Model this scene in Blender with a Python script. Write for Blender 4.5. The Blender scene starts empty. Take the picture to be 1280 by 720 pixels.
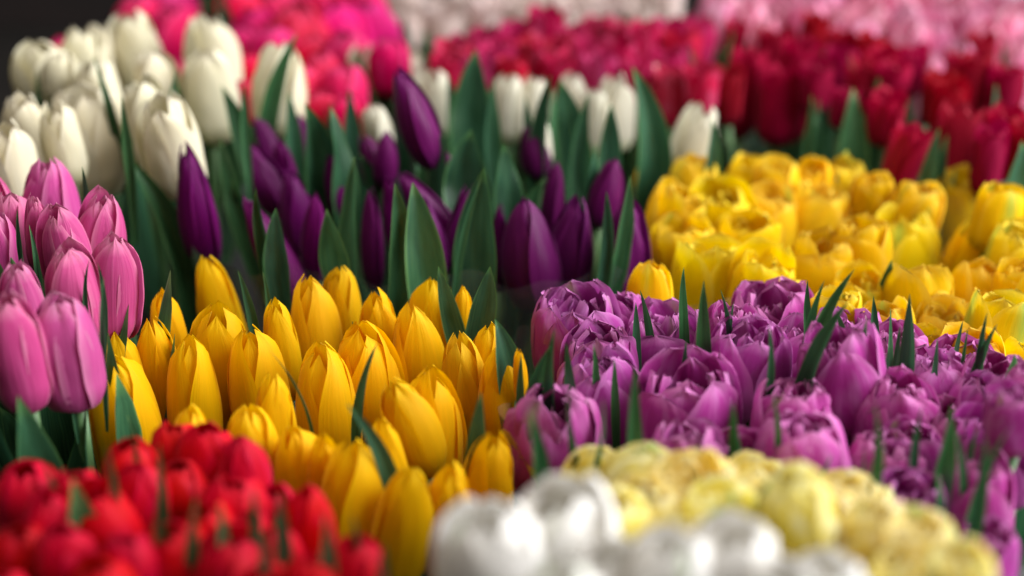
import bpy, math, random
import numpy as np
from mathutils import Vector, Matrix, Quaternion

random.seed(11)
RNG = np.random.default_rng(11)
SC = bpy.context.scene
COL = SC.collection
R = math.radians

# ------------------------------------------------------------------ camera
CAM_Z, PITCH, LENS = 0.86, R(25.0), 50.0
FPX = 1280 * LENS / 36.0
cam = bpy.data.cameras.new('camera')
cam.lens, cam.sensor_width, cam.clip_start, cam.clip_end = LENS, 36.0, 0.02, 60
cam.dof.use_dof = True
cam.dof.focus_distance = 0.91
cam.dof.aperture_fstop = 2.25
cam.dof.aperture_blades = 0
camo = bpy.data.objects.new('camera', cam)
COL.objects.link(camo)
camo.location = (0, 0, CAM_Z)
camo.rotation_euler = (R(90) - PITCH, 0, 0)
SC.camera = camo

# ------------------------------------------------------------------ light of the covered stall
w = bpy.data.worlds.new('World')
SC.world = w
w.use_nodes = True
bg = w.node_tree.nodes['Background']
bg.inputs[0].default_value = (1.0, 0.86, 0.74, 1)
bg.inputs[1].default_value = 0.10


def area(name, loc, target, sx, sy, power, col):
    l = bpy.data.lights.new(name, 'AREA')
    l.shape, l.size, l.size_y, l.energy, l.color = 'RECTANGLE', sx, sy, power, col
    o = bpy.data.objects.new(name, l)
    COL.objects.link(o)
    o.location = loc
    o.rotation_euler = (Vector(target) - Vector(loc)).to_track_quat('-Z', 'Y').to_euler()
    return o


area('window_light', (2.3, 0.75, 1.75), (0.0, 1.0, 0.40), 3.2, 2.3, 235, (0.95, 0.97, 1.0))
area('skylight', (-0.1, 0.9, 2.9), (0.0, 1.0, 0.4), 1.8, 1.8, 50, (1.0, 0.93, 0.84))

SC.view_settings.view_transform = 'Standard'
SC.view_settings.look = 'None'
SC.view_settings.exposure = 0.0
SC.view_settings.gamma = 1.0
SC.view_settings.use_curve_mapping = False
SC.render.engine = 'CYCLES'
SC.cycles.use_denoising = True
SC.cycles.max_bounces = 8
SC.cycles.transparent_max_bounces = 24
SC.cycles.caustics_reflective = False
SC.cycles.caustics_refractive = False

# ------------------------------------------------------------------ materials


def new_mat(name):
    m = bpy.data.materials.new(name)
    m.use_nodes = True
    nt = m.node_tree
    nt.nodes.clear()
    return m, nt, nt.nodes.new('ShaderNodeOutputMaterial')


def N(nt, kind, **kw):
    n = nt.nodes.new(kind)
    for k, v in kw.items():
        setattr(n, k, v)
    return n


def mix_rgb(nt, fac, a, b, mode='MIX'):
    n = N(nt, 'ShaderNodeMix', data_type='RGBA', blend_type=mode)
    for sock, val in ((n.inputs[0], fac), (n.inputs[6], a), (n.inputs[7], b)):
        if hasattr(val, 'is_output'):
            nt.links.new(val, sock)
        else:
            sock.default_value = val if not isinstance(val, tuple) else (*val, 1)
    return n.outputs[2]


def mathn(nt, op, a, b=None, clamp=False):
    n = N(nt, 'ShaderNodeMath', operation=op, use_clamp=clamp)
    for i, val in enumerate((a, b)):
        if val is None:
            continue
        if hasattr(val, 'is_output'):
            nt.links.new(val, n.inputs[i])
        else:
            n.inputs[i].default_value = val
    return n.outputs[0]


def ramp(nt, fac, pts):
    n = N(nt, 'ShaderNodeValToRGB')
    e = n.color_ramp.elements
    while len(e) < len(pts):
        e.new(0.5)
    for el, (p, c) in zip(e, pts):
        el.position = p
        el.color = (c, c, c, 1) if not isinstance(c, tuple) else (*c, 1)
    nt.links.new(fac, n.inputs[0])
    return n.outputs[0]


def streak_noise(nt, uv, su, sv, rnd, detail=3.0):
    mp = N(nt, 'ShaderNodeMapping')
    mp.inputs['Scale'].default_value = (su, sv, 1)
    nt.links.new(uv, mp.inputs[0])
    cb = N(nt, 'ShaderNodeCombineXYZ')
    sh = mathn(nt, 'MULTIPLY', rnd, 37.0)
    nt.links.new(sh, cb.inputs[0]); nt.links.new(sh, cb.inputs[2])
    nt.links.new(cb.outputs[0], mp.inputs['Location'])
    nz = N(nt, 'ShaderNodeTexNoise')
    nz.inputs['Scale'].default_value = 1.0
    nz.inputs['Detail'].default_value = detail
    nt.links.new(mp.outputs[0], nz.inputs['Vector'])
    return nz.outputs[0]


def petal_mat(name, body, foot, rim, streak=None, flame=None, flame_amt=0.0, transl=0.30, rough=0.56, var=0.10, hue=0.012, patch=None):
    """petal skin: body colour, a foot where it joins the stem, a rim, fine lengthwise veins; flame = green stripe on the midrib"""
    m, nt, out = new_mat(name)
    uvn = N(nt, 'ShaderNodeUVMap')
    uv = uvn.outputs[0]
    sep = N(nt, 'ShaderNodeSeparateXYZ')
    nt.links.new(uv, sep.inputs[0])
    U, V = sep.outputs[0], sep.outputs[1]
    rnd = N(nt, 'ShaderNodeObjectInfo').outputs['Random']
    st = streak_noise(nt, uv, 26, 1.6, rnd)
    wide = streak_noise(nt, uv, 5, 2.2, rnd, 2.0)
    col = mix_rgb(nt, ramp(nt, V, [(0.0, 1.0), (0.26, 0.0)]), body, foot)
    at = mathn(nt, 'ABSOLUTE', mathn(nt, 'SUBTRACT', mathn(nt, 'MULTIPLY', U, 2.0), 1.0))
    edge = mathn(nt, 'MAXIMUM', ramp(nt, at, [(0.72, 0.0), (1.0, 0.75)]), ramp(nt, V, [(0.86, 0.0), (1.0, 1.0)]))
    edge = mathn(nt, 'MULTIPLY', edge, ramp(nt, wide, [(0.25, 0.35), (0.7, 1.0)]))
    col = mix_rgb(nt, edge, col, rim)
    if streak:
        col = mix_rgb(nt, ramp(nt, st, [(0.42, 0.0), (0.78, 0.5)]), col, streak)
    if patch:
        col = mix_rgb(nt, ramp(nt, wide, [(0.48, 0.0), (0.72, 0.9)]), col, patch)
    if flame:
        mid = ramp(nt, at, [(0.0, 1.0), (0.42, 0.0)])
        mid = mathn(nt, 'MULTIPLY', mid, ramp(nt, V, [(0.1, 0.3), (0.7, 1.0)]))
        gate = ramp(nt, mathn(nt, 'FRACT', mathn(nt, 'MULTIPLY', rnd, 7.31)), [(1 - flame_amt, 0.0), (1 - flame_amt + 0.08, 1.0)])
        col = mix_rgb(nt, mathn(nt, 'MULTIPLY', mid, gate), col, flame)
    hs = N(nt, 'ShaderNodeHueSaturation')
    nt.links.new(col, hs.inputs['Color'])
    oc = N(nt, 'ShaderNodeSeparateColor')
    nt.links.new(N(nt, 'ShaderNodeObjectInfo').outputs['Color'], oc.inputs[0])
    f1, f2, f3 = oc.outputs          # one set of tint numbers for each flower
    nt.links.new(mathn(nt, 'ADD', mathn(nt, 'MULTIPLY', mathn(nt, 'SUBTRACT', f2, 0.5), hue * 1.8), 0.5), hs.inputs['Hue'])
    nt.links.new(mathn(nt, 'ADD', mathn(nt, 'MULTIPLY', f3, 0.05), 1.0), hs.inputs['Saturation'])
    val = mathn(nt, 'ADD', mathn(nt, 'MULTIPLY', mathn(nt, 'SUBTRACT', rnd, 0.5), var * 0.8), 1.0)
    val = mathn(nt, 'ADD', val, mathn(nt, 'MULTIPLY', mathn(nt, 'SUBTRACT', f1, 0.5), var * 1.5))
    val = mathn(nt, 'MULTIPLY', val, ramp(nt, st, [(0.2, 0.86), (0.8, 1.0)]))
    nt.links.new(val, hs.inputs['Value'])
    col = hs.outputs[0]
    bmp = N(nt, 'ShaderNodeBump')
    bmp.inputs['Strength'].default_value = 0.30
    bmp.inputs['Distance'].default_value = 0.0012
    hgt = mathn(nt, 'ADD', st, mathn(nt, 'MULTIPLY', wide, 1.5))
    nt.links.new(hgt, bmp.inputs['Height'])
    p = N(nt, 'ShaderNodeBsdfPrincipled')
    nt.links.new(col, p.inputs['Base Color'])
    p.inputs['Roughness'].default_value = rough
    p.inputs['Specular IOR Level'].default_value = 0.16
    p.inputs['Sheen Weight'].default_value = 0.03
    p.inputs['Sheen Roughness'].default_value = 0.4
    nt.links.new(bmp.outputs[0], p.inputs['Normal'])
    tr = N(nt, 'ShaderNodeBsdfTranslucent')
    nt.links.new(col, tr.inputs[0])
    mx = N(nt, 'ShaderNodeMixShader')
    mx.inputs[0].default_value = transl
    nt.links.new(p.outputs[0], mx.inputs[1]); nt.links.new(tr.outputs[0], mx.inputs[2])
    nt.links.new(mx.outputs[0], out.inputs[0])
    return m


def leaf_mat(name, body, rim, dark, transl=0.22, rough=0.42):
    m, nt, out = new_mat(name)
    uv = N(nt, 'ShaderNodeUVMap').outputs[0]
    sep = N(nt, 'ShaderNodeSeparateXYZ')
    nt.links.new(uv, sep.inputs[0])
    U, V = sep.outputs[0], sep.outputs[1]
    rnd = N(nt, 'ShaderNodeObjectInfo').outputs['Random']
    st = streak_noise(nt, uv, 34, 1.2, rnd)
    wide = streak_noise(nt, uv, 3, 3, rnd, 4.0)
    at = mathn(nt, 'ABSOLUTE', mathn(nt, 'SUBTRACT', mathn(nt, 'MULTIPLY', U, 2.0), 1.0))
    col = mix_rgb(nt, ramp(nt, wide, [(0.35, 0.0), (0.7, 1.0)]), dark, body)
    col = mix_rgb(nt, ramp(nt, st, [(0.4, 0.0), (0.75, 0.35)]), col, rim)
    e = mathn(nt, 'MAXIMUM', ramp(nt, at, [(0.88, 0.0), (1.0, 0.9)]), ramp(nt, V, [(0.9, 0.0), (1.0, 0.9)]))
    col = mix_rgb(nt, e, col, rim)
    hs = N(nt, 'ShaderNodeHueSaturation')
    nt.links.new(col, hs.inputs['Color'])
    nt.links.new(mathn(nt, 'ADD', mathn(nt, 'MULTIPLY', rnd, 0.5), 0.75), hs.inputs['Value'])
    r2 = mathn(nt, 'FRACT', mathn(nt, 'MULTIPLY', rnd, 13.7))
    nt.links.new(mathn(nt, 'ADD', mathn(nt, 'MULTIPLY', r2, 0.05), 0.475), hs.inputs['Hue'])
    bmp = N(nt, 'ShaderNodeBump')
    bmp.inputs['Strength'].default_value = 0.35
    bmp.inputs['Distance'].default_value = 0.001
    nt.links.new(st, bmp.inputs['Height'])
    p = N(nt, 'ShaderNodeBsdfPrincipled')
    nt.links.new(hs.outputs[0], p.inputs['Base Color'])
    p.inputs['Roughness'].default_value = rough
    p.inputs['Specular IOR Level'].default_value = 0.45
    nt.links.new(bmp.outputs[0], p.inputs['Normal'])
    tr = N(nt, 'ShaderNodeBsdfTranslucent')
    nt.links.new(hs.outputs[0], tr.inputs[0])
    mx = N(nt, 'ShaderNodeMixShader')
    mx.inputs[0].default_value = transl
    nt.links.new(p.outputs[0], mx.inputs[1]); nt.links.new(tr.outputs[0], mx.inputs[2])
    nt.links.new(mx.outputs[0], out.inputs[0])
    return m


def plain_mat(name, c1, c2, rough=0.6, scale=6.0, spec=0.4):
    m, nt, out = new_mat(name)
    tc = N(nt, 'ShaderNodeTexCoord')
    nz = N(nt, 'ShaderNodeTexNoise')
    nz.inputs['Scale'].default_value = scale
    nz.inputs['Detail'].default_value = 5
    nt.links.new(tc.outputs['Object'], nz.inputs['Vector'])
    col = mix_rgb(nt, ramp(nt, nz.outputs[0], [(0.3, 0.0), (0.7, 1.0)]), c1, c2)
    p = N(nt, 'ShaderNodeBsdfPrincipled')
    nt.links.new(col, p.inputs['Base Color'])
    p.inputs['Roughness'].default_value = rough
    p.inputs['Specular IOR Level'].default_value = spec
    nt.links.new(p.outputs[0], out.inputs[0])
    return m


def film_mat(name, haze=0.035):
    m, nt, out = new_mat(name)
    tr = N(nt, 'ShaderNodeBsdfTransparent')
    df = N(nt, 'ShaderNodeBsdfDiffuse')
    df.inputs[0].default_value = (0.8, 0.82, 0.84, 1)
    gl = N(nt, 'ShaderNodeBsdfGlossy')
    gl.inputs['Roughness'].default_value = 0.16
    fr = N(nt, 'ShaderNodeFresnel')
    fr.inputs[0].default_value = 1.35
    a = N(nt, 'ShaderNodeMixShader')
    a.inputs[0].default_value = haze
    nt.links.new(tr.outputs[0], a.inputs[1]); nt.links.new(df.outputs[0], a.inputs[2])
    b = N(nt, 'ShaderNodeMixShader')
    nt.links.new(mathn(nt, 'MULTIPLY', fr.outputs[0], 0.8), b.inputs[0])
    nt.links.new(a.outputs[0], b.inputs[1]); nt.links.new(gl.outputs[0], b.inputs[2])
    nt.links.new(b.outputs[0], out.inputs[0])
    return m


LEAF = leaf_mat('tulip_leaf', (0.036, 0.130, 0.066), (0.13, 0.30, 0.09), (0.013, 0.058, 0.027))
LEAF_N = leaf_mat('narrow_leaf', (0.03, 0.13, 0.05), (0.10, 0.28, 0.07), (0.014, 0.07, 0.025))
STEM = plain_mat('tulip_stem', (0.07, 0.17, 0.06), (0.13, 0.24, 0.09), 0.45, 30)
FILM = film_mat('clear_film')
TUB = plain_mat('black_tub_plastic', (0.008, 0.008, 0.009), (0.02, 0.02, 0.021), 0.45, 12)

# ------------------------------------------------------------------ mesh helpers


def crom(xs, ys, x):
    """smooth monotone-ish interpolation through control points"""
    xs = np.asarray(xs, float); ys = np.asarray(ys, float)
    m = np.gradient(ys, xs)
    i = np.clip(np.searchsorted(xs, x) - 1, 0, len(xs) - 2)
    h = xs[i + 1] - xs[i]
    t = (x - xs[i]) / h
    return ((2*t**3 - 3*t**2 + 1) * ys[i] + (t**3 - 2*t**2 + t) * h * m[i]
            + (-2*t**3 + 3*t**2) * ys[i+1] + (t**3 - t**2) * h * m[i+1])


def grid_mesh(name, P, mat):
    """P: (nv, nu, 3) grid; uv = (across, along)"""
    nv, nu = P.shape[:2]
    idx = np.arange(nv * nu).reshape(nv, nu)
    q = np.stack([idx[:-1, :-1], idx[:-1, 1:], idx[1:, 1:], idx[1:, :-1]], -1).reshape(-1, 4)
    me = bpy.data.meshes.new(name)
    me.from_pydata(P.reshape(-1, 3).tolist(), [], q.tolist())
    uvl = me.uv_layers.new(name='UVMap')
    uu, vv = np.meshgrid(np.linspace(0, 1, nu), np.linspace(0, 1, nv))
    uv = np.stack([uu, vv], -1).reshape(-1, 2)
    uvl.data.foreach_set('uv', uv[q.reshape(-1)].astype(np.float32).reshape(-1))
    me.polygons.foreach_set('use_smooth', np.ones(len(q), bool))
    me.materials.append(mat)
    me.update()
    return me


def wob(t, n, amp):
    """smooth random 1-d wobble"""
    o = np.zeros_like(t)
    for k in range(1, n + 1):
        o += RNG.normal(0, 1) / k * np.sin(k * 2.3 * t + RNG.uniform(0, 6.28))
    return amp * o


PROF = {
    'slim':  ([0, .06, .18, .38, .6, .8, .92, 1], [.13, .32, .45, .5, .48, .385, .265, .09]),
    'bud':   ([0, .06, .18, .38, .6, .8, .92, 1], [.12, .30, .44, .5, .45, .32, .20, .08]),
    'ovoid': ([0, .05, .15, .38, .62, .82, .93, 1], [.11, .30, .44, .5, .49, .40, .28, .14]),
    'blunt': ([0, .05, .15, .38, .62, .82, .93, 1], [.12, .32, .46, .5, .49, .42, .33, .22]),
    'globe': ([0, .05, .15, .35, .60, .82, .93, 1], [.12, .32, .45, .5, .495, .445, .37, .27]),
    'loose': ([0, .05, .15, .38, .62, .82, .93, 1], [.12, .32, .45, .5, .48, .40, .31, .20]),
    'open':  ([0, .05, .15, .38, .62, .82, .93, 1], [.10, .28, .41, .47, .48, .47, .46, .46]),
    'cup':   ([0, .05, .15, .35, .60, .82, .93, 1], [.12, .32, .45, .5, .495, .455, .41, .35]),
}
PW = ([0, .1, .28, .52, .74, .88, .96, 1], [.72, .86, 1, 1.0, .86, .60, .34, .02])      # broad, soft point
PB = ([0, .1, .28, .52, .76, .90, .97, 1], [.72, .86, 1, 1.02, .96, .76, .50, .10])     # blunt


def petal(mat, prof, th0, top, phi, rs=1.0, z0=0.0, lean=0.0, flat=.07, skew=.05, rib=.014, ruff=0., notch=0., tip=0., blunt=False, nu=11, nv=16, dent=0.):
    s = np.linspace(0, 1, nv) ** 0.92
    t = np.linspace(-1, 1, nu)
    S, T = np.meshgrid(s, t, indexing='ij')
    r = crom(*PROF[prof], S) * rs
    wd = crom(*(PB if blunt else PW), S)
    ang = th0 + T * phi * wd + wob(S[:, :1], 2, .035)
    r = r * (1 + flat * T**2 * (0.4 + S) + skew * T)
    r = r - rib * np.exp(-(T / .14)**2) * np.sin(np.pi * np.clip(S, 0, 1))
    r = r + lean * S**1.2 + tip * np.clip(S - .75, 0, 1)**2 * 8
    r = r + wob(S * 2.2 + T * .7, 3, .007) * (S > .02)
    if dent:
        r = r - dent * np.exp(-((T - RNG.uniform(-.5, .5))**2 / .12 + (S - RNG.uniform(.4, .8))**2 / .05))
    z = z0 + (top - z0) * S
    if ruff:
        ph = RNG.uniform(0, 6.28)
        k = RNG.uniform(3.2, 5.5)
        r = r + ruff * np.sin(k * T + ph) * S**2 + ruff * .5 * np.sin(2.1 * k * T + 1.7 * ph + 3 * S) * S**3
        z = z + ruff * .5 * np.cos(k * .8 * T + ph) * S**3
    if notch:
        jag = RNG.uniform(-1, 1, nu)
        z = z + notch * jag[None, :] * np.clip((S - .7) / .3, 0, 1)**1.5 * (1 - .5 * T**2)
        r = r + notch * .45 * RNG.uniform(-1, 1, nu)[None, :] * np.clip((S - .6) / .4, 0, 1)
    r = np.maximum(r, .004)
    P = np.stack([r * np.cos(ang), r * np.sin(ang), z], -1)
    return grid_mesh('petal', P, mat)


def head_variant(kind, mat):
    """list of petal meshes in head space: axis z, length 1, greatest width 1"""
    U = RNG.uniform
    L = []
    if kind in ('slim', 'bud', 'ovoid', 'blunt', 'open', 'loose'):
        opn = {'slim': .012, 'bud': .015, 'ovoid': .02, 'blunt': .03, 'open': .03, 'loose': .045}[kind]
        notch = {'slim': .007, 'bud': .008, 'ovoid': .022, 'blunt': .018, 'open': .05, 'loose': .02}[kind]
        bl = kind in ('ovoid', 'blunt')
        sk = (U(.05, .10) if kind != 'loose' else U(.09, .14)) * random.choice((-1, 1))
        for k in range(3):
            L.append(petal(mat, kind, math.radians(60 + 120*k + U(-9, 9)), U(.90, .99), R(U(54, 62)), rs=U(.84, .88), lean=U(0, opn*.7), skew=sk, notch=notch, blunt=bl, ruff=U(0, .012), nu=9, nv=13))
        for k in range(3):
            L.append(petal(mat, kind, math.radians(120*k + U(-10, 10)), U(.88, 1.0), R(U(58, 68)), rs=U(.96, 1.0), lean=U(-.01, opn*2.2), skew=sk*U(.6, 1.3), notch=notch, blunt=bl, ruff=U(0, .016), tip=U(-.02, .045), dent=U(0, .035), flat=U(.03, .10)))
    else:
        ruff, notch, opn = {'double_jag': (.034, .030, .04), 'double_soft': (.036, .022, .04), 'double_wide': (.024, .012, .05)}[kind]
        jag_kind = kind == 'double_jag'
        pr = 'cup' if ((kind == 'double_wide' and U(0, 1) < .4) or (kind == 'double_soft' and U(0, 1) < .35) or (jag_kind and U(0, 1) < .5)) else 'globe'
        jag = kind == 'double_jag'
        hi = -.04 if jag else (-.10 if kind == 'double_soft' else .02)
        for k in range(3):
            L.append(petal(mat, pr, 2*math.pi*k/3 + U(-.3, .3), U(.78, .94) + hi, R(U(60, 85)), rs=U(.24, .36), lean=U(-.04, .06), ruff=ruff*1.3, notch=notch, blunt=True, nu=9, nv=10, skew=U(-.1, .1), z0=.04))
        for k in range(4 if jag else 3):
            L.append(petal(mat, pr, 2*math.pi*k/(4 if jag else 3) + U(-.3, .3), U(.84, .97) + hi*.6, R(U(46, 58) if jag else U(58, 70)), rs=U(.52, .62), lean=U(-.02, opn), ruff=ruff*1.2, notch=notch, blunt=True, nu=10, nv=11, skew=U(-.07, .07)))
        o = U(0, 6)
        n = 4 if jag else 3
        ph = (48, 58) if jag else (60, 72)
        for k in range(n):
            L.append(petal(mat, pr, o + math.pi/n + 2*math.pi*k/n + U(-.2, .2), U(.86, 1.0), R(U(*ph)), rs=U(.76, .84), lean=U(-.02, opn*1.2), ruff=ruff*U(.5, 1), notch=notch, blunt=not jag or U(0, 1) < .4, skew=U(-.06, .06), tip=U(-.06, .03)))
        for k in range(n):
            L.append(petal(mat, pr, o + 2*math.pi*k/n + U(-.2, .2), U(.80, 1.0), R(U(*ph)), rs=U(.96, 1.01), lean=U(-.03, opn*1.2), ruff=ruff*U(.1, .5), notch=notch*.6, tip=U(-.06, .06), blunt=not jag or U(0, 1) < .4, skew=U(-.05, .05), dent=U(0, .05), flat=U(.02, .09)))
    return L


def tube(name, pts, radii, mat, n=7):
    pts = [Vector(p) for p in pts]
    V = []; F = []
    for i, p in enumerate(pts):
        d = (pts[min(i+1, len(pts)-1)] - pts[max(i-1, 0)]).normalized()
        a = d.orthogonal().normalized(); b = d.cross(a)
        if i and (a.dot(pa) < 0.2):
            a = (pa - d * pa.dot(d)).normalized(); b = d.cross(a)
        elif i:
            a = (pa - d * pa.dot(d)).normalized(); b = d.cross(a)
        pa = a
        for k in range(n):
            an = 2*math.pi*k/n
            V.append(p + (a*math.cos(an) + b*math.sin(an)) * radii[i])
    for i in range(len(pts)-1):
        for k in range(n):
            F.append((i*n+k, i*n+(k+1) % n, (i+1)*n+(k+1) % n, (i+1)*n+k))
    F.append(tuple(range(n-1, -1, -1))); F.append(tuple((len(pts)-1)*n + k for k in range(n)))
    me = bpy.data.meshes.new(name)
    me.from_pydata(V, [], F)
    me.polygons.foreach_set('use_smooth', np.ones(len(F), bool))
    me.materials.append(mat)
    me.update()
    return me


def leaf_mesh(base, mid, tip, width, facing, mat, fold=.28, twist=0., nu=9, nv=20, curl=0., bow=0.):
    """lance-shaped leaf along a quadratic curve, folded along its midrib"""
    base, mid, tip, facing = (np.array(v, float) for v in (base, mid, tip, facing))
    s = np.linspace(0, 1, nv)
    C = ((1-s)**2)[:, None]*base + (2*s*(1-s))[:, None]*mid + (s**2)[:, None]*tip
    nn_ = np.linalg.norm(tip - base)
    C = C + facing/np.linalg.norm(facing)*(bow*nn_*(s**3 - .8*s))[:, None]
    D = np.gradient(C, axis=0)
    D /= np.linalg.norm(D, axis=1)[:, None]
    side = np.cross(D, facing); side /= np.linalg.norm(side, axis=1)[:, None]
    nrm = np.cross(side, D)
    a = twist * s
    sd = side*np.cos(a)[:, None] + nrm*np.sin(a)[:, None]
    nn = -side*np.sin(a)[:, None] + nrm*np.cos(a)[:, None]
    t = np.linspace(-1, 1, nu)
    wd = crom([0, .15, .42, .65, .84, .95, 1], [.45, .72, 1, .88, .50, .19, .015], s) * width * .5
    P = C[:, None, :] + sd[:, None, :]*(t[None, :, None]*wd[:, None, None])
    lift = fold * np.abs(t)**1.3
    wave = wob(s*4, 3, .10)
    P = P + nn[:, None, :]*((lift[None, :] + (wave[:, None]*t[None, :]) + curl*(t[None, :]**2)*s[:, None])*wd[:, None])[:, :, None]
    return grid_mesh('leaf', P, mat)


def link(name, data, parent=None):
    o = bpy.data.objects.new(name, data)
    COL.objects.link(o)
    if parent:
        o.parent = parent
    return o


# ------------------------------------------------------------------ the camera's geometry, used to read positions off the photograph
CP = np.array([0, 0, CAM_Z])
FW = np.array([0, math.cos(PITCH), -math.sin(PITCH)])
UP = np.array([0, math.sin(PITCH), math.cos(PITCH)])
XR = np.array([1.0, 0, 0])


def ray(u, v):
    return FW + XR*(u-640)/FPX + UP*(360-v)/FPX


def on_plane(u, v, z):
    d = ray(u, v)
    t = (z - CAM_Z) / d[2]
    return CP + d*t, t


def on_y(u, v, y):
    d = ray(u, v)
    return CP + d*(y/d[1])


# ------------------------------------------------------------------ setting
def box_mesh(name, lo, hi, mat):
    x0, y0, z0 = lo; x1, y1, z1 = hi
    V = [(x, y, z) for z in (z0, z1) for y in (y0, y1) for x in (x0, x1)]
    F = [(0, 2, 3, 1), (4, 5, 7, 6), (0, 1, 5, 4), (2, 6, 7, 3), (0, 4, 6, 2), (1, 3, 7, 5)]
    me = bpy.data.meshes.new(name)
    me.from_pydata(V, [], F)
    me.materials.append(mat)
    return me


floor = link('floor', box_mesh('floor', (-2.5, -0.2, -0.05), (2.5, 3.4, 0), plain_mat('dark_floor', (0.010, 0.009, 0.008), (0.022, 0.019, 0.017), 0.6, 5)))
floor['kind'] = 'structure'
wall = link('wall_back', box_mesh('wall', (-2.5, 3.3, 0.002), (0.98, 3.38, 2.0), plain_mat('dark_wall', (0.0015, 0.0015, 0.0015), (0.022, 0.011, 0.009), 0.9, 1.3)))
wall['kind'] = 'structure'
wall2 = link('wall_back_pale', box_mesh('wall', (0.983, 3.3, 0.002), (2.5, 3.38, 2.0), plain_mat('pale_wall', (0.42, 0.47, 0.54), (0.52, 0.56, 0.62), 0.8, 2)))
wall2['kind'] = 'structure'

# ------------------------------------------------------------------ bunches, read off the photograph
# flower: (u, v, width, [length, [lean]]) = picture place of the head's tip, its width and length, its lean in degrees (+ to the right)
VAR = {}   # variety -> (shape, material, aspect, variants)
def variety(key, shape, mat, aspect, n=8):
    VAR[key] = (shape, aspect, [head_variant(shape, mat) for _ in range(n)])


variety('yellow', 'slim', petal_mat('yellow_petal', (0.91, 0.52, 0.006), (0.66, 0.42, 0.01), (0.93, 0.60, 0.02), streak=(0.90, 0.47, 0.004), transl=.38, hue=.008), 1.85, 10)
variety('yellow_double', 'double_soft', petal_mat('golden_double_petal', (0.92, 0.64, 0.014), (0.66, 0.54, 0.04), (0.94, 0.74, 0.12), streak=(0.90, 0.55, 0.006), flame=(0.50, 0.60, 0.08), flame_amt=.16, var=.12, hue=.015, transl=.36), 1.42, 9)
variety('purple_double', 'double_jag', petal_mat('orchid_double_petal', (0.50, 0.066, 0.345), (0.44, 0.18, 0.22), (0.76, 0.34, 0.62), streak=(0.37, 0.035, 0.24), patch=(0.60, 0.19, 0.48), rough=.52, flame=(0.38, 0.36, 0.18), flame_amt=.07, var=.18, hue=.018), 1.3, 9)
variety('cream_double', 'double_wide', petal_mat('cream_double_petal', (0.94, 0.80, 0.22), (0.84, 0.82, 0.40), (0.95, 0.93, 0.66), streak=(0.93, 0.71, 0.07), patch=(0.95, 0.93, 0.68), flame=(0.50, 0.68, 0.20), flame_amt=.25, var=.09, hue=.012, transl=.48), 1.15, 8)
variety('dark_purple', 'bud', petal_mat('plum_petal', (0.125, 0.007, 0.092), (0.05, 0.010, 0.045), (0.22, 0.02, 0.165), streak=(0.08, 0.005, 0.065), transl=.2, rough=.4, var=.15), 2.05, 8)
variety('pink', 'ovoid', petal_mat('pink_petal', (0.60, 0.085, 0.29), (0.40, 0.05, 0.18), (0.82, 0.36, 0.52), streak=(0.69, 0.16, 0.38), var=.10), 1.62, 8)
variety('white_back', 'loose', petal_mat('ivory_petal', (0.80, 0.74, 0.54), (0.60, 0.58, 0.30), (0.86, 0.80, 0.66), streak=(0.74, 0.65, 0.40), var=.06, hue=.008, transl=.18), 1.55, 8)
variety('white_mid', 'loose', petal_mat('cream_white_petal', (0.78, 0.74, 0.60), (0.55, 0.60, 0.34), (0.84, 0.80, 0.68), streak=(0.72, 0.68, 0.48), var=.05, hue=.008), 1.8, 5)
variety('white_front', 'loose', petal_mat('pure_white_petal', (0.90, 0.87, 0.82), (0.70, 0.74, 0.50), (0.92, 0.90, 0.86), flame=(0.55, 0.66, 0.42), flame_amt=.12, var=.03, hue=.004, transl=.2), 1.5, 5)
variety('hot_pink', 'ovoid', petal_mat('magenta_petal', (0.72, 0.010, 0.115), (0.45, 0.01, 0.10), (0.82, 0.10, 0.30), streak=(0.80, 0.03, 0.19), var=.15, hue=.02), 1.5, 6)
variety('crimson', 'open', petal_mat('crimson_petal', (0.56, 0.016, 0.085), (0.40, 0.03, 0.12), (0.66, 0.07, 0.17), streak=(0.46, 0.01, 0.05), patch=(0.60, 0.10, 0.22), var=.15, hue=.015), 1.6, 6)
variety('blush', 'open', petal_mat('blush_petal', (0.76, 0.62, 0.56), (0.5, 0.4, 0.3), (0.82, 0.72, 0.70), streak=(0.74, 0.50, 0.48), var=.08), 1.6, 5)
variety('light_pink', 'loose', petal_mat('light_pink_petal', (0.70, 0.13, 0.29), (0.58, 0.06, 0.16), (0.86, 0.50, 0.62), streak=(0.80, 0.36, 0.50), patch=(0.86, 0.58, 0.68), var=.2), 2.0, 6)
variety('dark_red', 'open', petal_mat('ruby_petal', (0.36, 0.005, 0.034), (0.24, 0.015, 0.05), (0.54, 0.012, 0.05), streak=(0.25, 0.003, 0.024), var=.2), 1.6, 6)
variety('red', 'ovoid', petal_mat('scarlet_petal', (0.62, 0.005, 0.017), (0.34, 0.003, 0.014), (0.66, 0.012, 0.04), streak=(0.44, 0.002, 0.018), patch=(0.60, 0.012, 0.05), var=.12, hue=.005), 1.45, 7)

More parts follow.
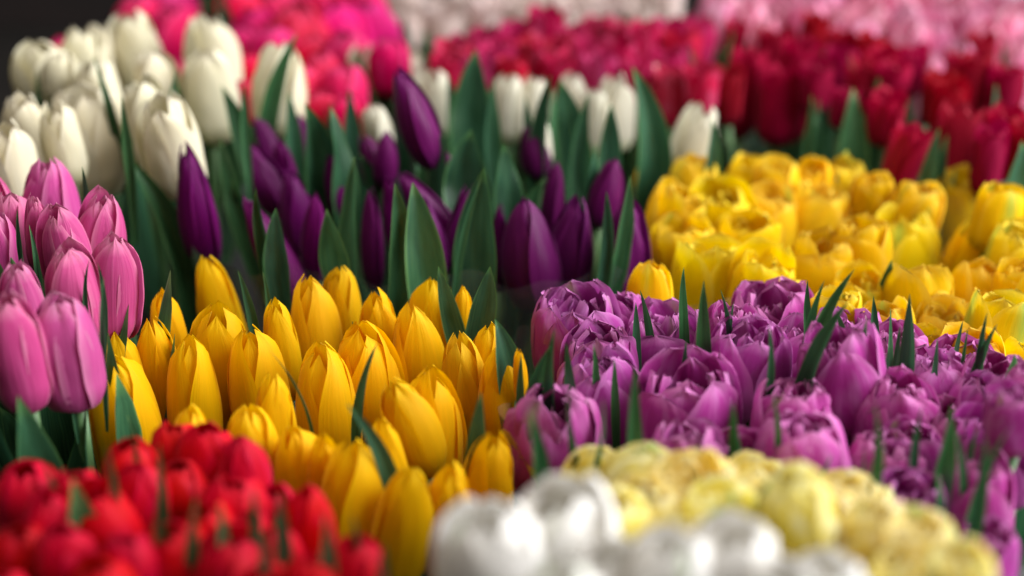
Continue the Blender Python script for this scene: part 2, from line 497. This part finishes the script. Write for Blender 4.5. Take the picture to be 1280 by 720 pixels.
BUNCH = {}
BUNCH['pink'] = dict(ls=1.15, ws=.9, h=.34, look='pink crinkled tulip', where='pink bunch', leaf=LEAF, rows=[
    [(60, 193, 74, 130, 2), (-25, 215, 70)],
    [(14, 234, 70, 125), (128, 238, 66, 130, 9), (70, 253, 64, 118, -4), (42, 240, 30, 90)],
    [(146, 287, 68, 132, 9), (-8, 262, 62, 120)],
    [(80, 301, 72, 125), (20, 327, 62, 115)],
    [(70, 368, 86, 135), (6, 365, 74, 140, -3)]],
    leaves=[(18, 262, 26, 330, 12), (37, 281, 38, 328, 9), (109, 325, 110, 362, 7), (122, 328, 112, 370, 8), (127, 347, 121, 408, 10), (2, 508, 16, 590, 36, 395), (52, 478, 46, 600, 34, 385), (96, 486, 88, 600, 32, 385), (24, 486, 30, 600, 34, 380), (82, 395, 82, 420, 9)])
BUNCH['white_back'] = dict(ls=1.12, ws=1.04, reach=70, h=.335, look='ivory tulip', where='ivory bunch', leaf=LEAF, rows=[
    [(157, 13, 56, 100, -6), (258, 13, 60, 135), (103, 32, 46, 80), (123, 27, 36, 85, 6)],
    [(45, 50, 66, 75, -3), (72, 62, 34, 60, 4), (187, 62, 48, 90, -4), (256, 57, 57, 115), (347, 52, 58, 110)],
    [(112, 75, 52, 95, -4), (170, 95, 52, 110, -5)],
    [(100, 105, 92, 134, -3), (28, 112, 50, 110, 4), (198, 112, 68, 128, -7), (66, 125, 44, 100)],
    [(4, 149, 56, 110)]],
    leaves=[(116, 70, 150, 185, 13), (152, 188, 225, 385, 36, 190), (104, 208, 106, 258, 15), (371, 42, 330, 150, 24), (222, 85, 225, 170, 13), (306, 104, 307, 160, 12), (150, 120, 158, 200, 14)])
BUNCH['dark_purple'] = dict(ls=1.25, ws=1.0, h=.385, look='deep purple tulip bud', where='purple bud bunch', leaf=LEAF, rows=[
    [(497, 84, 46, 112, -17, .075)],
    [(452, 168, 36, 66, -18), (482, 162, 30, 62, 3), (660, 154, 36, 60, -12), (556, 186, 32, 66, 2), (322, 146, 36, 80, -16), (372, 140, 30, 60, -5)],
    [(232, 171, 46, 142, -4, .036), (308, 178, 44, 84, -22), (350, 173, 30, 70, -5), (362, 203, 44, 100, -5), (696, 196, 30, 92, 3), (768, 197, 40, 74, 10), (412, 190, 30, 70, -8)],
    [(304, 240, 46, 140, -21), (463, 234, 28, 112, 0), (484, 217, 30, 90, -6), (500, 210, 48, 120, -30), (587, 232, 46, 92, 6), (530, 245, 34, 90, -8), (625, 250, 20, 100, 0), (394, 235, 34, 100, 3)],
    [(654, 247, 70, 122, -7), (722, 239, 60, 128, 5), (787, 245, 60, 125, 3)]],
    leaves=[(278, 108, 318, 205, 30), (276, 172, 306, 250, 26), (380, 130, 406, 292, 68), (414, 134, 428, 245, 36), (446, 194, 446, 345, 34), (447, 192, 480, 222, 22),
            (491, 228, 482, 355, 34), (516, 228, 530, 360, 52), (601, 220, 568, 322, 13), (607, 209, 602, 372, 58), (557, 207, 568, 248, 13), (322, 234, 384, 362, 27),
            (588, 163, 590, 250, 62), (556, 160, 548, 250, 28), (536, 143, 552, 215, 22), (523, 160, 540, 215, 24), (595, 62, 592, 195, 54), (616, 96, 626, 205, 28),
            (757, 238, 742, 322, 18), (784, 218, 752, 315, 26), (681, 222, 640, 268, 24), (548, 333, 582, 395, 28), (613, 333, 592, 400, 36), (628, 180, 640, 260, 40),
            (690, 94, 682, 215, 26), (700, 100, 722, 215, 44), (736, 118, 734, 215, 24), (766, 130, 764, 222, 32), (791, 84, 797, 262, 46), (655, 120, 660, 200, 20),
            (296, 338, 312, 402, 14), (328, 338, 322, 402, 9), (437, 112, 450, 200, 26), (744, 180, 742, 250, 22), (410, 260, 425, 330, 40), (345, 260, 350, 340, 34),
            (415, 128, 420, 190, 20), (360, 115, 366, 200, 24), (620, 400, 640, 470, 40)])
BUNCH['white_mid'] = dict(ws=1.15, ls=1.1, reach=50, h=.385, look='white tulip behind purple buds', where='white bunch behind the purple buds', leaf=LEAF, rows=[
    [(455, 54, 40, 90), (507, 57, 38, 90, -5), (540, 84, 36, 80, -3), (801, 71, 44, 140, -9)],
    [(637, 87, 38, 85), (671, 92, 28, 75), (715, 90, 34, 80), (748, 106, 32, 85), (768, 89, 36, 95)],
    [(466, 127, 28, 60, -10), (670, 142, 28, 65), (882, 129, 44, 95, 14)]],
    leaves=[(445, 62, 468, 165, 34), (474, 48, 486, 120, 18), (531, 38, 547, 95, 18), (560, 94, 566, 170, 22), (890, 150, 882, 200, 26), (610, 110, 612, 180, 20)])
BUNCH['hot_pink'] = dict(ws=1.32, reach=45, h=.38, look='hot pink tulip', where='hot pink bunch at the back', leaf=LEAF, rows=[
    [(168, -12, 48), (215, -22, 55), (300, -24, 56), (350, -20, 56), (400, -28, 58), (455, -20, 50)],
    [(213, 2, 62, 105), (78, 44, 26, 60), (318, 4, 58), (368, -2, 60), (420, -4, 60), (462, -2, 52, 100)],
    [(300, 26, 48), (345, 30, 48), (392, 40, 48), (435, 36, 52), (488, 44, 38)],
    [(310, 62, 42), (400, 62, 40, 90), (432, 78, 46), (215, 70, 36), (375, 80, 40)],
    [(398, 110, 42), (435, 112, 34), (300, 98, 30)]],
    leaves=[(262, -20, 255, 60, 30), (276, -10, 280, 60, 26)])
BUNCH['blush'] = dict(reach=30, h=.43, look='pale blush tulip', where='blush bunch at the very back', leaf=LEAF, rows=[
    [(500, -22, 46), (548, -14, 50), (592, -18, 46), (640, -20, 44), (690, -24, 42), (735, -22, 44), (785, -26, 44), (830, -20, 44)],
    [(556, 2, 48), (612, -4, 44), (650, -4, 40), (706, 8, 36), (728, 4, 36), (762, -2, 38), (800, 0, 36), (512, 14, 30)]],
    leaves=[(600, -14, 602, 34, 20), (810, 0, 808, 40, 14), (505, 18, 515, 60, 20)])
BUNCH['crimson'] = dict(ws=1.15, reach=40, h=.375, look='crimson tulip', where='crimson bunch', leaf=LEAF, rows=[
    [(684, 8, 42), (752, 17, 38), (780, 24, 36), (845, 20, 40), (875, 22, 36)],
    [(608, 30, 42), (645, 28, 40), (580, 42, 36), (715, 30, 32), (808, 22, 38), (852, 32, 44)],
    [(570, 48, 38), (622, 46, 38), (662, 44, 42), (692, 42, 42), (735, 46, 40), (775, 42, 42), (835, 56, 44)],
    [(556, 66, 34), (600, 66, 36), (640, 68, 34), (700, 66, 34), (752, 66, 34), (800, 70, 32), (845, 84, 40), (875, 78, 36)]],
    leaves=[(690, 110, 694, 160, 18), (862, 60, 868, 130, 16)])
BUNCH['light_pink'] = dict(ws=1.2, h=.395, look='light pink tulip', where='light pink bunch at the back', leaf=LEAF, rows=[
    [(905, -22, 44), (950, -26, 46), (992, -24, 44), (1035, -26, 46), (1080, -28, 46), (1124, -24, 44), (1168, -26, 46), (1212, -20, 44), (1254, -14, 44), (1290, -8, 44)],
    [(900, -6, 36), (938, 0, 40), (972, -2, 40), (1012, -6, 40), (1052, -2, 44), (1090, 0, 42), (1135, 2, 44), (1178, 0, 46), (1218, 2, 42), (1262, 8, 44)],
    [(1042, 18, 30, 70), (1078, 22, 34, 75), (1140, 18, 36, 90), (1172, 24, 42, 100), (1236, 20, 42, 90), (960, 20, 30, 70), (1282, 40, 40, 110)],
    [(1160, 60, 30, 100), (1204, 48, 34, 90)]],
    leaves=[])
BUNCH['dark_red'] = dict(reach=45, h=.385, look='ruby red tulip', where='ruby bunch', leaf=LEAF, rows=[
    [(920, 22, 30, 90), (970, 30, 44), (1020, 14, 34), (1056, 36, 42), (1092, 40, 40), (1228, 40, 40)],
    [(940, 58, 46, 120), (1004, 48, 44), (1052, 56, 38), (1104, 58, 44), (1138, 54, 42), (1208, 62, 40), (1262, 78, 44)],
    [(983, 72, 62, 115), (1022, 76, 40), (1085, 74, 44), (1120, 74, 42), (1180, 88, 44), (1222, 64, 44, 100), (912, 80, 36, 80)],
    [(1060, 108, 34), (1110, 112, 44), (1190, 98, 44), (1262, 130, 52, 100)],
    [(1145, 153, 46, 90, 10), (1206, 128, 54, 110, 4), (1240, 150, 40, 100), (1290, 150, 50)]],
    leaves=[(1067, 110, 1074, 222, 42), (1062, 66, 1050, 190, 20), (1014, 118, 1010, 200, 16), (1255, 52, 1236, 190, 20), (1174, 160, 1148, 232, 24), (1277, 176, 1262, 255, 42),
            (916, 36, 914, 110, 16), (1245, 105, 1248, 150, 16)])
BUNCH['yellow_double'] = dict(ls=1.15, h=.412, look='golden double tulip', where='golden double bunch', leaf=LEAF, rows=[
    [(832, 200, 56), (868, 196, 60), (938, 198, 64), (978, 199, 58), (1015, 199, 50), (1058, 194, 68), (1100, 212, 50), (1146, 220, 66), (1206, 211, 72), (1248, 233, 60), (1288, 250, 66)],
    [(846, 223, 80, 105), (908, 224, 82), (1022, 226, 78, 105), (966, 232, 70), (1268, 274, 74)],
    [(872, 270, 80, 115), (930, 266, 76), (1152, 262, 84, 118), (1092, 268, 72), (1228, 270, 76)],
    [(1022, 290, 86, 118), (880, 301, 92, 122), (955, 304, 82, 112), (1284, 318, 72), (822, 331, 56, 110)],
    [(1152, 327, 90, 118), (1082, 330, 74), (1222, 330, 80), (990, 350, 70)],
    [(1116, 372, 76), (1050, 364, 66), (1190, 378, 78), (1262, 368, 80)],
    [(1152, 408, 66), (1228, 412, 78), (1284, 424, 70)]],
    leaves=[(1062, 295, 1056, 320, 10), (1115, 325, 1098, 372, 24), (1046, 215, 1046, 240, 8), (1160, 240, 1160, 268, 8)])
BUNCH['purple_double'] = dict(ws=1.2, ls=1.12, h=.40, look='orchid purple double tulip', where='orchid double bunch', leaf=LEAF_N, rows=[
    [(718, 361, 92, 115), (786, 364, 58), (912, 380, 54), (966, 357, 94, 112), (1072, 386, 74), (1140, 400, 74)],
    [(842, 384, 92, 108), (1200, 424, 74), (1252, 446, 74)],
    [(748, 412, 80, 100), (930, 405, 90, 112), (1000, 398, 70, 100), (1062, 404, 92), (1290, 460, 64)],
    [(770, 440, 92, 122), (1178, 436, 84, 112), (1226, 468, 70), (985, 476, 84, 92)],
    [(870, 450, 110, 128), (1068, 446, 116, 128), (1138, 462, 80, 115), (1276, 480, 60)],
    [(700, 473, 98, 142), (1194, 506, 78), (1250, 512, 74)],
    [(1014, 518, 98, 102), (1148, 524, 64), (1284, 545, 58)],
    [(860, 536, 80, 82), (924, 542, 68, 76), (1108, 551, 80, 74, 5), (1246, 572, 74, 120, 3)],
    [(1142, 595, 78, 80, 2), (1236, 656, 60, 80)]],
    leaves=[(692, 411, 702, 482, 15), (707, 428, 714, 482, 13), (688, 432, 664, 480, 20), (712, 486, 758, 580, 13), (756, 498, 704, 596, 11), (662, 515, 668, 610, 18), (795, 456, 814, 580, 17),
            (801, 361, 818, 400, 10), (795, 378, 800, 408, 9), (851, 332, 861, 405, 11), (881, 350, 896, 432, 16), (902, 361, 912, 425, 10), (917, 377, 916, 415, 6), (962, 404, 952, 480, 11),
            (1066, 336, 1018, 475, 20), (1029, 350, 1020, 440, 13), (1009, 350, 1032, 405, 11), (1060, 378, 1014, 478, 24), (1046, 388, 1080, 420, 12), (1091, 370, 1098, 412, 12), (1112, 384, 1118, 422, 8),
            (1084, 398, 1106, 470, 14), (1137, 367, 1135, 445, 17), (1125, 408, 1128, 445, 8), (1112, 428, 1104, 470, 9), (1172, 422, 1170, 455, 7), (1210, 410, 1208, 440, 5), (1234, 391, 1241, 450, 9), (1249, 404, 1220, 465, 11),
            (1272, 449, 1245, 460, 7), (1264, 480, 1267, 525, 9), (966, 488, 960, 570, 10), (918, 498, 944, 580, 16), (1095, 504, 1064, 610, 12), (1150, 503, 1158, 570, 12), (1188, 505, 1168, 600, 20),
            (1194, 535, 1206, 600, 10), (1252, 530, 1200, 680, 15), (1230, 545, 1192, 650, 15), (1222, 535, 1226, 580, 10), (1083, 560, 1079, 608, 9), (1042, 568, 968, 584, 7), (1205, 400, 1200, 425, 6),
            (858, 425, 862, 455, 8), (768, 448, 772, 470, 9), (742, 430, 744, 460, 9)])
BUNCH['yellow'] = dict(ls=1.38, ws=1.07, h=.40, look='yellow pointed tulip', where='yellow bunch', leaf=LEAF, rows=[
    [(257, 309, 50, 135, -10), (425, 322, 46, 110), (200, 357, 42, 110), (385, 341, 58, 130, -3), (540, 342, 62, 115, -2), (578, 352, 25, 80, 2), (468, 354, 48, 110)],
    [(273, 371, 70, 125, 3), (342, 371, 38, 100, -6), (512, 374, 58, 130, -6), (450, 389, 76, 130, -4), (612, 397, 54, 105, -4)],
    [(142, 407, 52, 110), (190, 384, 52, 150, -2), (238, 409, 62, 140), (310, 396, 64, 140, -3), (572, 413, 54, 115, -8), (622, 428, 60, 118, -6)],
    [(140, 428, 80, 160, -2), (398, 428, 76, 140, -4), (488, 470, 58, 100, -22), (540, 453, 80, 160), (342, 463, 50, 110), (648, 430, 16, 60, -4)],
    [(310, 503, 64, 100), (235, 504, 48, 90), (365, 527, 60, 105, -4), (402, 536, 44, 110), (475, 520, 40, 110, -10)],
    [(442, 545, 80, 150), (518, 574, 66, 130, 14), (562, 570, 58, 125, 3), (620, 531, 58, 115, 10)]],
    leaves=[(473, 428, 448, 515, 17), (434, 503, 494, 615, 24), (604, 488, 590, 575, 28), (343, 436, 378, 530, 9), (158, 518, 168, 560, 9), (652, 442, 655, 505, 13)])
BUNCH['red'] = dict(lz=.0, ls=1.15, ws=1.32, h=.375, look='scarlet tulip', where='scarlet bunch', leaf=LEAF, rows=[
    [(215, 524, 52, 95, -3), (257, 527, 56, 105, 4), (297, 545, 48, 105), (158, 547, 56, 95, -2)],
    [(28, 576, 64, 100), (172, 578, 54, 105), (221, 578, 62, 105), (290, 592, 68, 105), (92, 582, 58, 105), (340, 602, 44, 95)],
    [(122, 597, 72, 125, 4), (382, 604, 50, 110), (58, 612, 48, 95), (255, 632, 54, 95), (315, 632, 50, 95)],
    [(22, 654, 62, 105), (74, 650, 54, 105), (210, 650, 72, 115), (284, 664, 74, 115), (345, 652, 52, 100), (155, 662, 54, 105)],
    [(382, 694, 56, 95), (447, 668, 60, 100, 3), (120, 694, 62, 105), (332, 700, 54, 90), (5, 708, 50, 90)]],
    leaves=[(134, 556, 136, 612, 15), (199, 554, 200, 590, 11), (198, 618, 195, 665, 19), (246, 620, 236, 665, 19), (275, 628, 275, 672, 19), (320, 606, 317, 660, 22), (351, 614, 356, 672, 22),
            (406, 640, 406, 705, 24), (480, 680, 478, 728, 22), (50, 568, 68, 600, 8), (166, 520, 160, 560, 8), (330, 660, 330, 700, 16), (440, 640, 448, 665, 10)])
BUNCH['cream_double'] = dict(ws=1.12, h=.362, look='cream double tulip', where='cream double bunch', leaf=LEAF, rows=[
    [(742, 560, 96), (798, 556, 92), (866, 570, 100), (942, 573, 90)],
    [(1000, 586, 88), (1065, 596, 90), (760, 608, 80)],
    [(815, 604, 104), (900, 614, 90), (965, 612, 92), (1030, 626, 96), (1110, 632, 90)],
    [(1165, 652, 84), (1085, 664, 92), (1000, 656, 90), (860, 650, 86), (930, 660, 80)],
    [(1205, 682, 76), (1145, 694, 86), (1050, 698, 90), (970, 700, 86)]],
    leaves=[(975, 600, 972, 640, 16)])
BUNCH['white_front'] = dict(ws=1.12, h=.318, look='blurred white foreground tulip', where='front white bunch', leaf=LEAF, rows=[
    [(700, 598, 116, 150), (608, 626, 112, 150)],
    [(924, 640, 106, 150), (845, 662, 86, 120)],
    [(764, 672, 74, 110), (1040, 688, 86, 120), (985, 704, 80, 110), (700, 700, 80, 110)]],
    leaves=[(560, 622, 566, 660, 12)])

ORD = ['first', 'second', 'third', 'fourth', 'fifth', 'sixth', 'seventh', 'eighth', 'ninth', 'tenth', 'eleventh', 'twelfth']


def row_name(i, n):
    if i == 0:
        return 'back row'
    if i == n-1:
        return 'front row'
    return ORD[i] + ' row from back'


def hull(pts):
    pts = sorted(map(tuple, pts))
    def half(p):
        o = []
        for q in p:
            while len(o) > 1 and (o[-1][0]-o[-2][0])*(q[1]-o[-2][1]) - (o[-1][1]-o[-2][1])*(q[0]-o[-2][0]) <= 0:
                o.pop()
            o.append(q)
        return o[:-1]
    return half(pts) + half(pts[::-1])


# lay out the heads: picture place + height of the bunch, then neighbours settle along the line of sight so that heads do not sink into each other
flowers = []
for key, b in BUNCH.items():
    shape, aspect, variants = VAR[key]
    z = CAM_Z - b['h']
    fl = []
    for ri, row in enumerate(b['rows']):
        row = sorted(row)
        for ci, f in enumerate(row):
            u, v, wpx = f[:3]
            hpx = f[3] if len(f) > 3 else None
            lean = f[4] if len(f) > 4 else RNG.uniform(-5, 5)
            p, t = on_plane(u, v, z + RNG.normal(0, .008 if 'double' in key else .003) + (f[5] if len(f) > 5 else 0))
            fl.append(dict(key=key, u=u, v=v, w=wpx, h=hpx, lean=lean, t=t, t0=t, ri=ri, ci=ci, n=len(row), nr=len(b['rows']), given=len(f) > 4))
    b['fl'] = fl
    flowers += fl


def solve(f):
    d = ray(f['u'], f['v'])
    top = CP + d*f['t']
    wid = f['w'] * f['t'] / FPX * 1.07 * BUNCH[f['key']].get('ws', 1)
    asp = VAR[f['key']][1]
    ang = math.asin(-d[2]/np.linalg.norm(d))
    L = asp*wid if f['h'] is None else max(f['h']*f['t']/FPX/math.cos(ang)*.98, wid*.8) * BUNCH[f['key']].get('ls', 1)
    le = R(f['lean'] * (.75 if f['key'] == 'yellow' else 1))
    ax = np.array([math.sin(le), 0, math.cos(le)])
    f.update(top=top, wid=wid, L=L, ax=ax, c=top - ax*L*.5, base=top - ax*L)


for it in range(70):
    for f in flowers:
        solve(f)
    Cs = np.array([f['c'] for f in flowers]); W = np.array([f['wid'] for f in flowers])
    push = np.zeros(len(flowers))
    for i in range(len(flowers)):
        dx = Cs - Cs[i]
        hd = np.sqrt(dx[:, 0]**2 + dx[:, 1]**2)
        need = .43*(W + W[i])
        for j in np.nonzero((hd < need) & (np.abs(dx[:, 2]) < .055))[0]:
            if j == i:
                continue
            gap = need[j] - hd[j]
            sgn = 1 if (flowers[i]['t0'], i) > (flowers[j]['t0'], j) else -1
            push[i] += sgn*gap*.25
    for i, f in enumerate(flowers):
        f['t'] = min(max(f['t'] + push[i] + (f['t0']-f['t'])*.04, f['t0']-.07), f['t0']+.09)
for f in flowers:
    solve(f)

# a stock of low leaves that every tulip shares
LOW = {}
for m in (LEAF, LEAF_N):
    LOW[m.name] = [leaf_mesh((0, 0, 0), (RNG.uniform(.015, .03), 0, .08), (RNG.uniform(.01, .05), RNG.uniform(-.02, .02), .17), RNG.uniform(.026, .042), (1, 0, .1), m, fold=.45, twist=RNG.uniform(-.5, .5), nu=5, nv=9) for _ in range(5)]

NEAR_WORD = {}


def place(o, M):
    loc, q, s = M.decompose()
    o.rotation_mode = 'QUATERNION'
    o.location, o.rotation_quaternion, o.scale = loc, q, s


for key, b in BUNCH.items():
    shape, aspect, variants = VAR[key]
    fl = b['fl']
    cx = float(np.mean([f['top'][0] for f in fl])); cy = float(np.mean([f['top'][1] for f in fl]))
    b['c'] = (cx, cy)
    meanw = {ri: np.mean([f['w'] for f in fl if f['ri'] == ri]) for ri in {f['ri'] for f in fl}}
    for f in fl:
        sb = Vector((cx + (f['base'][0]-cx)*.62, cy + (f['base'][1]-cy)*.62, .012))
        root = bpy.data.objects.new('tulip', None)
        COL.objects.link(root)
        root.location = sb
        root.empty_display_size = .01
        word = ''
        if f['w'] > 1.3*meanw[f['ri']]:
            word = 'large '
        elif f['w'] < .72*meanw[f['ri']]:
            word = 'small '
        lw = ''
        if f['given'] and abs(f['lean']) >= 12:
            lw = ' tilted ' + ('right' if f['lean'] > 0 else 'left')
        n, k = f['n'], f['ci']
        pos = 'alone in' if n == 1 else ('at left end of' if k == 0 else ('at right end of' if k == n-1 else ORD[k] + ' from left in'))
        root['label'] = f"{word}{b['look']}{lw}, {pos} {row_name(f['ri'], f['nr'])}".replace('  ', ' ')
        root['category'] = 'tulip'
        root['group'] = 'tulips of the ' + b['where']
        f['root'] = root
        # head
        ax = Vector(f['ax'])
        q = Vector((0, 0, 1)).rotation_difference((ax + Vector((0, RNG.uniform(-.07, .05), 0)) + (Vector((RNG.uniform(-.16, .16), RNG.uniform(-.08, .14), 0)) if 'double' in shape else Vector())).normalized())
        q = q @ Quaternion((0, 0, 1), RNG.uniform(0, 6.28))
        hb = Vector(f['base']) - sb
        M = Matrix.LocRotScale(hb, q, Vector((f['wid'], f['wid']*RNG.uniform(.94, 1.06), f['L'])))
        tint = (RNG.uniform(0, 1), RNG.uniform(0, 1), RNG.uniform(0, 1), 1)
        for me in variants[RNG.integers(len(variants))]:
            pe = link('petal', me, root)
            pe.color = tint
            place(pe, M)
        # stem
        r = .0032 if key not in ('cream_double', 'white_front') else .0036
        e = hb + ax*.004
        midp = hb*.55 + Vector((RNG.uniform(-.006, .006), RNG.uniform(-.006, .006), 0)) - ax*.01
        pts = []
        for s in np.linspace(0, 1, 7):
            pts.append((1-s)**2*Vector((0, 0, 0)) + 2*s*(1-s)*midp + s*s*e)
        link('stem', tube('stem', pts, [r*1.15]*5 + [r*1.05, r*1.5], STEM), root)
        # low leaf
        for _ in range(0 if key in ('cream_double', 'white_front') else (3 if key == 'pink' else 1)):
            me = random.choice(LOW[b['leaf'].name])
            s = RNG.uniform(.62, .85)
            p0 = (1-s)**2*Vector((0, 0, 0)) + 2*s*(1-s)*midp + s*s*e
            p0.z = hb.z - RNG.uniform(.125, .16)
            p0.x = hb.x*min(1, max(.3, p0.z/hb.z)); p0.y = hb.y*min(1, max(.3, p0.z/hb.z))
            o = link('leaf', me, root)
            o.location = p0
            o.rotation_euler = (RNG.uniform(-.12, .12), RNG.uniform(-.1, .12), RNG.uniform(0, 6.28))
            sc = RNG.uniform(.85, 1.1)
            o.scale = (sc, sc, sc)
    # leaves that show above the heads, each on the nearest tulip of its bunch
    z = CAM_Z - b['h']
    for (tu, tv, bu, bv, wpx, *dv) in b['leaves']:
        k = b.get('reach', 110)
        vd = dv[0] if dv else min(bv, tv + k)
        B, t = on_plane(bu, vd, z - b.get('lz', .012 if b['leaf'] is LEAF_N else .03))
        B = on_y(bu, bv, B[1] - (.020 if b['leaf'] is LEAF_N else (-.014 if key == 'dark_purple' else .004)))
        T = on_y(tu, tv, B[1] + RNG.uniform(-.006, .01))
        wid = wpx * t / FPX * (1.22 if b['leaf'] is LEAF_N else .98)
        ext = (B - T); n = np.linalg.norm(ext)
        dn = .06 if wpx <= 28 else .035
        down = np.array([0, 0, -1.0])
        B2 = B + down*dn + (ext/n)*.01
        f = min(fl, key=lambda q: (q['c'][0]-B[0])**2 + (q['c'][1]-B[1])**2 + .3*(q['c'][2]-B[2])**2)
        narrow = wid/n < .25
        Ml = (B + B2)/2*.6 + T*.4 + np.array([RNG.choice((-1, 1))*RNG.uniform(.1, .3)*n*(1 if narrow else .45), RNG.uniform(-.01, .012), 0]) + np.array([0, 0, n*.06])
        yw = .8 if narrow else .45
        fac = np.array([RNG.uniform(-yw, yw), -1, RNG.uniform(.1, .5)])
        me = leaf_mesh(B2, Ml, T, wid, fac, b['leaf'], fold=RNG.uniform(.35, .9) if narrow else RNG.uniform(.22, .5), twist=RNG.uniform(-.6, .6), curl=RNG.uniform(-.3, .3), bow=RNG.uniform(-.10, .22))
        o = link('leaf', me, f['root'])
        o.location = -f['root'].location

# ------------------------------------------------------------------ tubs and clear sleeves
TUB_LABEL = {}
for key, b in BUNCH.items():
    fl = b['fl']; cx, cy = b['c']
    bx = np.array([[f['root'].location.x, f['root'].location.y] for f in fl])
    ex = max(.07, float(np.abs(bx[:, 0]-cx).max()) + .02); ey = max(.06, float(np.abs(bx[:, 1]-cy).max()) + .02)
    n = 40
    rings = [(.86, .006), (1.0, .20), (1.05, .20), (1.05, .19), (1.03, .19)]
    V = []; F = []
    for s, zz in [(0.0, .006)] + rings[:1] + [(1.0, .20), (1.04, .202), (1.04, .190), (1.012, .188), (.885, 0.0)]:
        for k in range(n):
            a = 2*math.pi*k/n
            c, si = math.cos(a), math.sin(a)
            pw = .62
            V.append((cx + s*ex*math.copysign(abs(c)**pw, c), cy + s*ey*math.copysign(abs(si)**pw, si), zz))
    m = len(V)//n
    for i in range(m-1):
        for k in range(n):
            F.append((i*n+k, i*n+(k+1) % n, (i+1)*n+(k+1) % n, (i+1)*n+k))
    me = bpy.data.meshes.new('flower_tub'); me.from_pydata(V, [], F); me.materials.append(TUB)
    me.polygons.foreach_set('use_smooth', np.ones(len(F), bool))
    o = link('flower_tub', me)
    o['label'] = f"black plastic flower tub holding the {b['where']}"
    o['category'] = 'tub'
    o['group'] = 'black flower tubs'

for key, drop in (('dark_purple', .055), ('purple_double', .030), ('yellow_double', .055), ('dark_red', .06)):
    b = BUNCH[key]; fl = b['fl']; cx, cy = b['c']
    pts = []
    for f in fl:
        for a in np.linspace(0, 2*math.pi, 9)[:-1]:
            pts.append((f['c'][0] + math.cos(a)*f['wid']*.62, f['c'][1] + math.sin(a)*f['wid']*.62))
    H = np.array(hull(pts))
    seg = np.linalg.norm(np.roll(H, -1, 0)-H, axis=1); cum = np.concatenate([[0], np.cumsum(seg)])
    n = 150
    dd = np.linspace(0, cum[-1], n, endpoint=False)
    Hc = np.vstack([H, H[:1]])
    X = np.interp(dd, cum, Hc[:, 0]); Y = np.interp(dd, cum, Hc[:, 1])
    for _ in range(5):
        X = (np.roll(X, 1) + X*2 + np.roll(X, -1))/4; Y = (np.roll(Y, 1) + Y*2 + np.roll(Y, -1))/4
    zt = CAM_Z - b['h'] - drop
    nv = 14
    V = []; F = []
    an = np.linspace(0, 2*math.pi, n, endpoint=False)
    wr = sum(RNG.normal(0, .0022)*np.sin(k*an + RNG.uniform(0, 6.28)) for k in (7, 11, 17, 23, 31))
    for i in range(nv):
        s = i/(nv-1)
        sc = 1 - .34*s
        zz = zt*(1-s) + .06*s
        for k in range(n):
            rr = 1 + wr[k]*(6 if s < .3 else 4)*(1 + .4*math.sin(9*s + an[k]*3))
            top = 0.006*math.sin(an[k]*9 + 1) + .004*math.sin(an[k]*21) if i == 0 else 0
            V.append((cx + (X[k]-cx)*sc*rr, cy + (Y[k]-cy)*sc*rr, zz + top))
    for i in range(nv-1):
        for k in range(n):
            F.append((i*n+k, i*n+(k+1) % n, (i+1)*n+(k+1) % n, (i+1)*n+k))
    me = bpy.data.meshes.new('cellophane_sleeve'); me.from_pydata(V, [], F); me.materials.append(FILM)
    me.polygons.foreach_set('use_smooth', np.ones(len(F), bool))
    o = link('cellophane_sleeve', me)
    o['label'] = f"clear cellophane sleeve wrapped round the {b['where']}"
    o['category'] = 'wrapper'
    o['group'] = 'cellophane sleeves'
